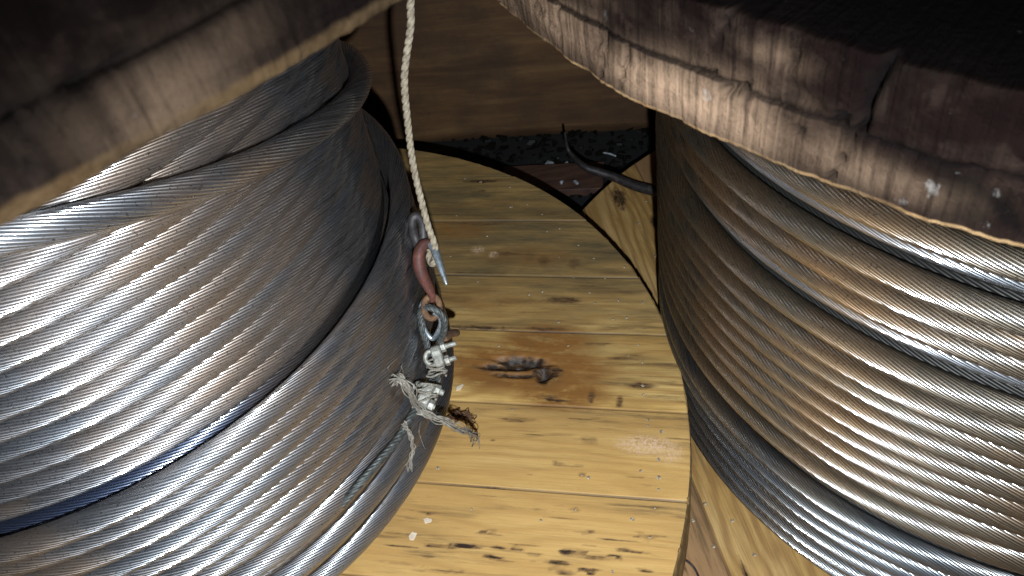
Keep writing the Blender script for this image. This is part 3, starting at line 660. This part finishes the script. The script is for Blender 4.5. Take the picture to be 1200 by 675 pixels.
def clip(c, label, ang, sc_=1.0, ext=.020):
    """cable clip: ribbed saddle, U-bolt, two nuts with threaded ends"""
    root = empty('wire_clip', c); tag(root, label, 'clip', 'wire clips on the sling')
    ca, sa = math.cos(ang), math.sin(ang)
    u = (CX*ca-CY*sa); v = (CX*sa+CY*ca)                   # u points along the bolts, v along the sling
    w = -CF
    hexo = lambda r: [(r*math.cos(q), r*math.sin(q)) for q in np.arange(6)*math.pi/3]
    sad = [(-.011, -.008), (-.006, -.0105), (.0, -.009), (.006, -.0105), (.011, -.008), (.012, 0), (.011, .008), (.006, .0105), (0, .009), (-.006, .0105), (-.011, .008), (-.012, 0)]
    rel(tube_obj('saddle', prism([(a*sc_, b*sc_) for a, b in sad], c-u*.006*sc_, v, w, u, .0105*sc_, .0016), M_CLIP, smooth=False), root)
    parts = []; 
    ub = [c+v*.0075*sc_+u*ext*sc_, c+v*.0075*sc_-u*.004, c+v*.0065*sc_-u*.011*sc_, c-u*.0145*sc_, c-v*.0065*sc_-u*.011*sc_, c-v*.0075*sc_-u*.004, c-v*.0075*sc_+u*ext*.8*sc_]
    rel(tube_obj('u_bolt', tube(smooth_path(ub, 8), .0026*sc_, 12), M_CLIP), root)
    for s_ in (1, -1):
        rel(tube_obj('nut', prism(hexo(.0055*sc_), c+v*.0075*s_*sc_+u*.0047*sc_, v, w, u, .0052*sc_, .0007), M_CLIP, smooth=False), root)
        # threads on the free end
        zz = np.linspace(.0100, ext-.001 if s_ > 0 else ext*.8-.001, 26)*sc_; Pq = c+v*.0075*s_*sc_+u[None]*zz[:, None]
        rel(tube_obj('thread', tube(Pq, .0028*sc_+.0005*np.sin(np.arange(26)*2.1), 10), M_CLIP), root)
clip(at(514, 417, 1.008), 'upper wire clip with its bolt ends pointing over the pale planks', math.radians(-18), 1.15, .022)
clip(at(500, 463, 1.012), 'lower wire clip, rounder and greyer, beside the frayed strand', math.radians(22), 1.35, .014)

def fray(name, label, cat, spine, r0, n, spread, mat, end=.03, seed=1, curl=.004):
    rs = np.random.default_rng(seed); S = smooth_path(spine, 10); parts = []
    L_ = len(S); tt = np.linspace(0, 1, L_)
    for k in range(n):
        o1 = rs.normal(0, 1, 3)*r0; ph = rs.uniform(0, 6.28); fr_ = rs.uniform(1, 2.5)
        grow = np.clip((tt-1+end)/max(end, 1e-3), 0, 1)**1.5+.5*np.clip((.10-tt)/.10, 0, 1)
        off = o1[None]*(np.cos(tt*18+ph))[:, None]+rs.normal(0, 1, 3)[None]*spread*grow[:, None]+np.stack([np.sin(tt*9*fr_+ph), np.cos(tt*7*fr_+ph), np.sin(tt*8+ph*2)], 1)*curl*.25*(.3+grow[:, None])
        cut = int(L_*rs.uniform(.86, 1.0)); parts.append(tube((S+off)[:cut], np.linspace(.0010, .0005, cut), 5))
    o = tube_obj(name, parts, mat); tag(o, label, cat); return o
fp = [at(462, 445, .955), on_wind(470, 443, .012), on_wind(479, 457, .016), at(486, 474, .995), at(497, 484, .995), at(511, 489, 1.0), at(524, 495, 1.01), at(537, 503, 1.03), at(550, 506, 1.06), at(557, 511, 1.10), at(554, 521, 1.13)]
fray('frayed_strand', 'frayed grey strand curling from the lower clip out over the pale planks', 'strand', fp, .0026, 22, .007, M_FRAY, .16, 3)
for (px_, py_, dd_, lab) in ((500, 459, 1.004, 'pale dirty cord wrapped round the lower wire clip'), (512, 431, 1.010, 'grimy cord wound round the sling between the two clips')):
    c0 = at(px_, py_, dd_); q = []
    for k in range(70):
        a_ = k*.55; q.append(c0+CX*(.011*math.cos(a_)+.0015*math.sin(k*1.9))+CF*(.010*math.sin(a_))+CY*(-.010+.020*k/70+.0025*math.sin(k*.7)))
    o = tube_obj('cord', tube(smooth_path(q, 3), .0014, strands=3, lay=.008, depth=.4), M_FRAY); tag(o, lab, 'cord')
fp = [on_wind(474, 498, .010), on_wind(480, 508, .012), on_wind(484, 521, .012), on_wind(482, 535, .010), on_wind(478, 549, .008)]
fray('frayed_string', 'short frayed string hanging on the winding below the lower clip', 'string', fp, .0015, 14, .006, M_FRAY, .3, 5)
fp = [on_wind(494, 493, .006), on_wind(491, 505, .012), on_wind(494, 516, .010), on_wind(498, 526, .006)]
o = tube_obj('thread', tube(smooth_path(fp, 8), .0005, 5), M_FRAY); tag(o, 'single loose grey thread beside the short frayed string', 'thread')
rb = [at_z(528, 486, ZL_DISC+.012), at_z(537, 487, ZL_DISC+.016), at_z(547, 488, ZL_DISC+.014), at_z(556, 493, ZL_DISC+.006)]
fray('rusty_strand', 'rusty brown strand lying on the planks behind the frayed grey end', 'strand', rb, .0045, 16, .005, M_RUST, .3, 8)
rbolt = [at(520, 398, 1.03), at(524, 396, 1.04), at(528, 391, 1.06), at(535, 390, 1.10)]
o = tube_obj('rusty_rod', tube(smooth_path(rbolt, 6), [.005]*19, 10), M_RUST); tag(o, 'short rusty rod end poking out behind the eye loop', 'rod')
# whiskers of broken wire on the winding
for k in range(5):
    x0, y0 = 466+random.uniform(-6, 14), 438+random.uniform(-4, 14)
    q = [on_wind(x0, y0, .004), on_wind(x0+random.uniform(-8, 8), y0-random.uniform(2, 10), .012), on_wind(x0+random.uniform(-14, 12), y0-random.uniform(6, 22), .008)]
    o = tube_obj('loose_wire', tube(smooth_path(q, 5), .0003, 4), M_FRAY)
    tag(o, 'hair-thin loose fibre sticking up around the start of the frayed strand', 'fibre', 'loose fibres by the frayed strand')

# ================================================================== BEHIND: bent cable, scraps on the floor
bp_ = [at_z(662, 155, -1.00), at_z(665, 173, -1.04), at_z(672, 184, -1.055), at_z(686, 196, -1.065), at_z(700, 201, -1.075), at_z(721, 208, -1.085), at_z(745, 218, -1.092), at_z(781, 227, -1.093), at_z(830, 238, -1.09)]
P = smooth_path(bp_, 8); R_ = np.interp(np.linspace(0, 1, len(P)), [0, .12, .45, 1], [.0022, .004, .0085, .0125])
o = tube_obj('bent_rod', tube(P, R_, 14), M_DARK); tag(o, 'black bent tapering rod lying behind the right-hand reel', 'rod')
def chunk(name, label, cat, c, sx, sy, sz, rz, mat, group=None, seed=0, tilt=.1):
    rs = np.random.default_rng(seed); n = 9; a = np.sort(rs.uniform(0, 2*np.pi, n)); o_ = [(sx*math.cos(q)*rs.uniform(.75, 1.1), sy*math.sin(q)*rs.uniform(.75, 1.1)) for q in a]
    cz, sz_ = math.cos(rz), math.sin(rz); w = np.array([rs.uniform(-tilt, tilt), rs.uniform(-tilt, tilt), 1.0]); w /= np.linalg.norm(w)
    u = np.array([cz, sz_, 0.0]); u -= w*np.dot(u, w); u /= np.linalg.norm(u); v = np.cross(w, u)
    ob = tube_obj(name, prism(o_, np.asarray(c), u, v, w, sz, sz*.25), mat, smooth=False); tag(ob, label, cat, group); return ob
def slab(name, label, cat, c, lx, ly, lz, rz, mat, group=None):
    u = np.array([math.cos(rz), math.sin(rz), 0.0]); v = np.array([-math.sin(rz), math.cos(rz), 0.0])
    ob = tube_obj(name, prism([(-lx/2, -ly/2), (lx/2, -ly/2), (lx/2, ly/2), (-lx/2, ly/2)], np.asarray(c), u, v, np.array([0, 0, 1.0]), lz, .002), mat, smooth=False); tag(ob, label, cat, group); return ob
M_WHITE = mat_simple('dirty_white_plastic', [(.3, (.14, .14, .14)), (.6, (.40, .41, .42))], 80, .5)
M_REDB = mat_simple('reddish_board', [(.3, (.03, .012, .008)), (.55, (.075, .032, .018)), (.8, (.13, .065, .035))], 14, .7, 0, .5, (1, 6, 1))
c = at_z(648, 216, Z_FLOOR); slab('board_offcut', 'reddish brown board offcut on the dark floor between the flanges', 'offcut', c-np.array([.0, .0, .0]), .24, .10, .022, math.radians(-14), M_REDB)
for k, (x, y, sx, sy, lab) in enumerate(((643, 193, .014, .011, 'larger white plastic scrap on the dark floor in front of the panel'), (664, 194, .011, .006, 'smaller white scrap right beside the larger white plastic scrap'), (619, 200, .006, .006, 'tiny white crumb on the dark floor next to the pale plank flange'), (658, 215, .006, .004, 'pale crumb lying on the reddish board offcut, towards its left end'), (675, 215, .008, .004, 'pale crumb lying on the reddish board offcut, towards its right end'))):
    zz = Z_FLOOR+(.024 if k > 2 else .004)
    chunk('scrap', lab, 'scrap', at_z(x, y, zz), sx, sy, .006, k*1.3, M_WHITE, 'white scraps behind the flanges', k)
a_, b2 = at_z(707, 179, Z_FLOOR+.01), at_z(722, 183, Z_FLOOR+.012)
o = tube_obj('stick', tube(smooth_path([a_, (a_+b2)/2+np.array([0, 0, .002]), b2], 4), .0022, 8), M_WHITE); tag(o, 'thin white stick on the dark floor behind the bent rod', 'stick')
# litter nobody could count
rs = np.random.default_rng(4); parts = []
for k in range(420):
    p = at_z(rs.uniform(520, 790), rs.uniform(150, 232), Z_FLOOR+.002)
    r_ = rs.uniform(.003, .014); n_ = 6; a = np.sort(rs.uniform(0, 6.28, n_)); o_ = [(r_*math.cos(q), r_*rs.uniform(.3, 1)*math.sin(q)) for q in a]
    w = rs.normal(0, .35, 3)+np.array([0, 0, 1.0]); w /= np.linalg.norm(w); u = np.cross(w, [0, 1, 0]); u /= np.linalg.norm(u); v = np.cross(w, u)
    parts.append(prism(o_, p, u, v, w, rs.uniform(.002, .008), .0005))
M_LITTER = mat_simple('dark_litter', [(.35, (.006, .005, .004)), (.70, (.006, .005, .004)), (.95, (.012, .009, .006))], 22, .5, spec=.12)
o = tube_obj('debris', parts, M_LITTER, smooth=False); tag(o, 'dark bark and dirt crumbs strewn on the floor behind the reels', 'debris', kind='stuff')
# chips lying on the planks
M_CHIP = mat_simple('pale_wood_chip', [(.3, (.5, .36, .24)), (.6, (.75, .60, .45))], 70, .8)
for k, (x, y, sx, sy, lab) in enumerate(((539, 455, .010, .006, 'pinkish wood chip on the planks right of the two wire clips'), (501, 611, .006, .009, 'pale splinter, the upper of two at the lower end of the winding'), (484, 629, .007, .010, 'pale splinter, the lower of two at the lower end of the winding'))):
    lx, ly = L(x, y); chunk('wood_chip', lab, 'wood chip', (lx+CL[0], ly+CL[1], hL(lx, ly)+.0008), sx*.8, sy*.8, .0014, .6+k, M_CHIP, 'wood chips on the pale planks', 20+k, .05)
# thin black wire end on the boards
wp = [at_z(801, 655, ZR_DISC+.004), at_z(808, 660, ZR_DISC+.006), at_z(815, 668, ZR_DISC+.004), at_z(822, 684, ZR_DISC+.004)]
o = tube_obj('wire_end', tube(smooth_path(wp, 6), .0016, 8), M_DARK); tag(o, 'thin black wire end on the yellow boards beside the pale flange', 'wire')
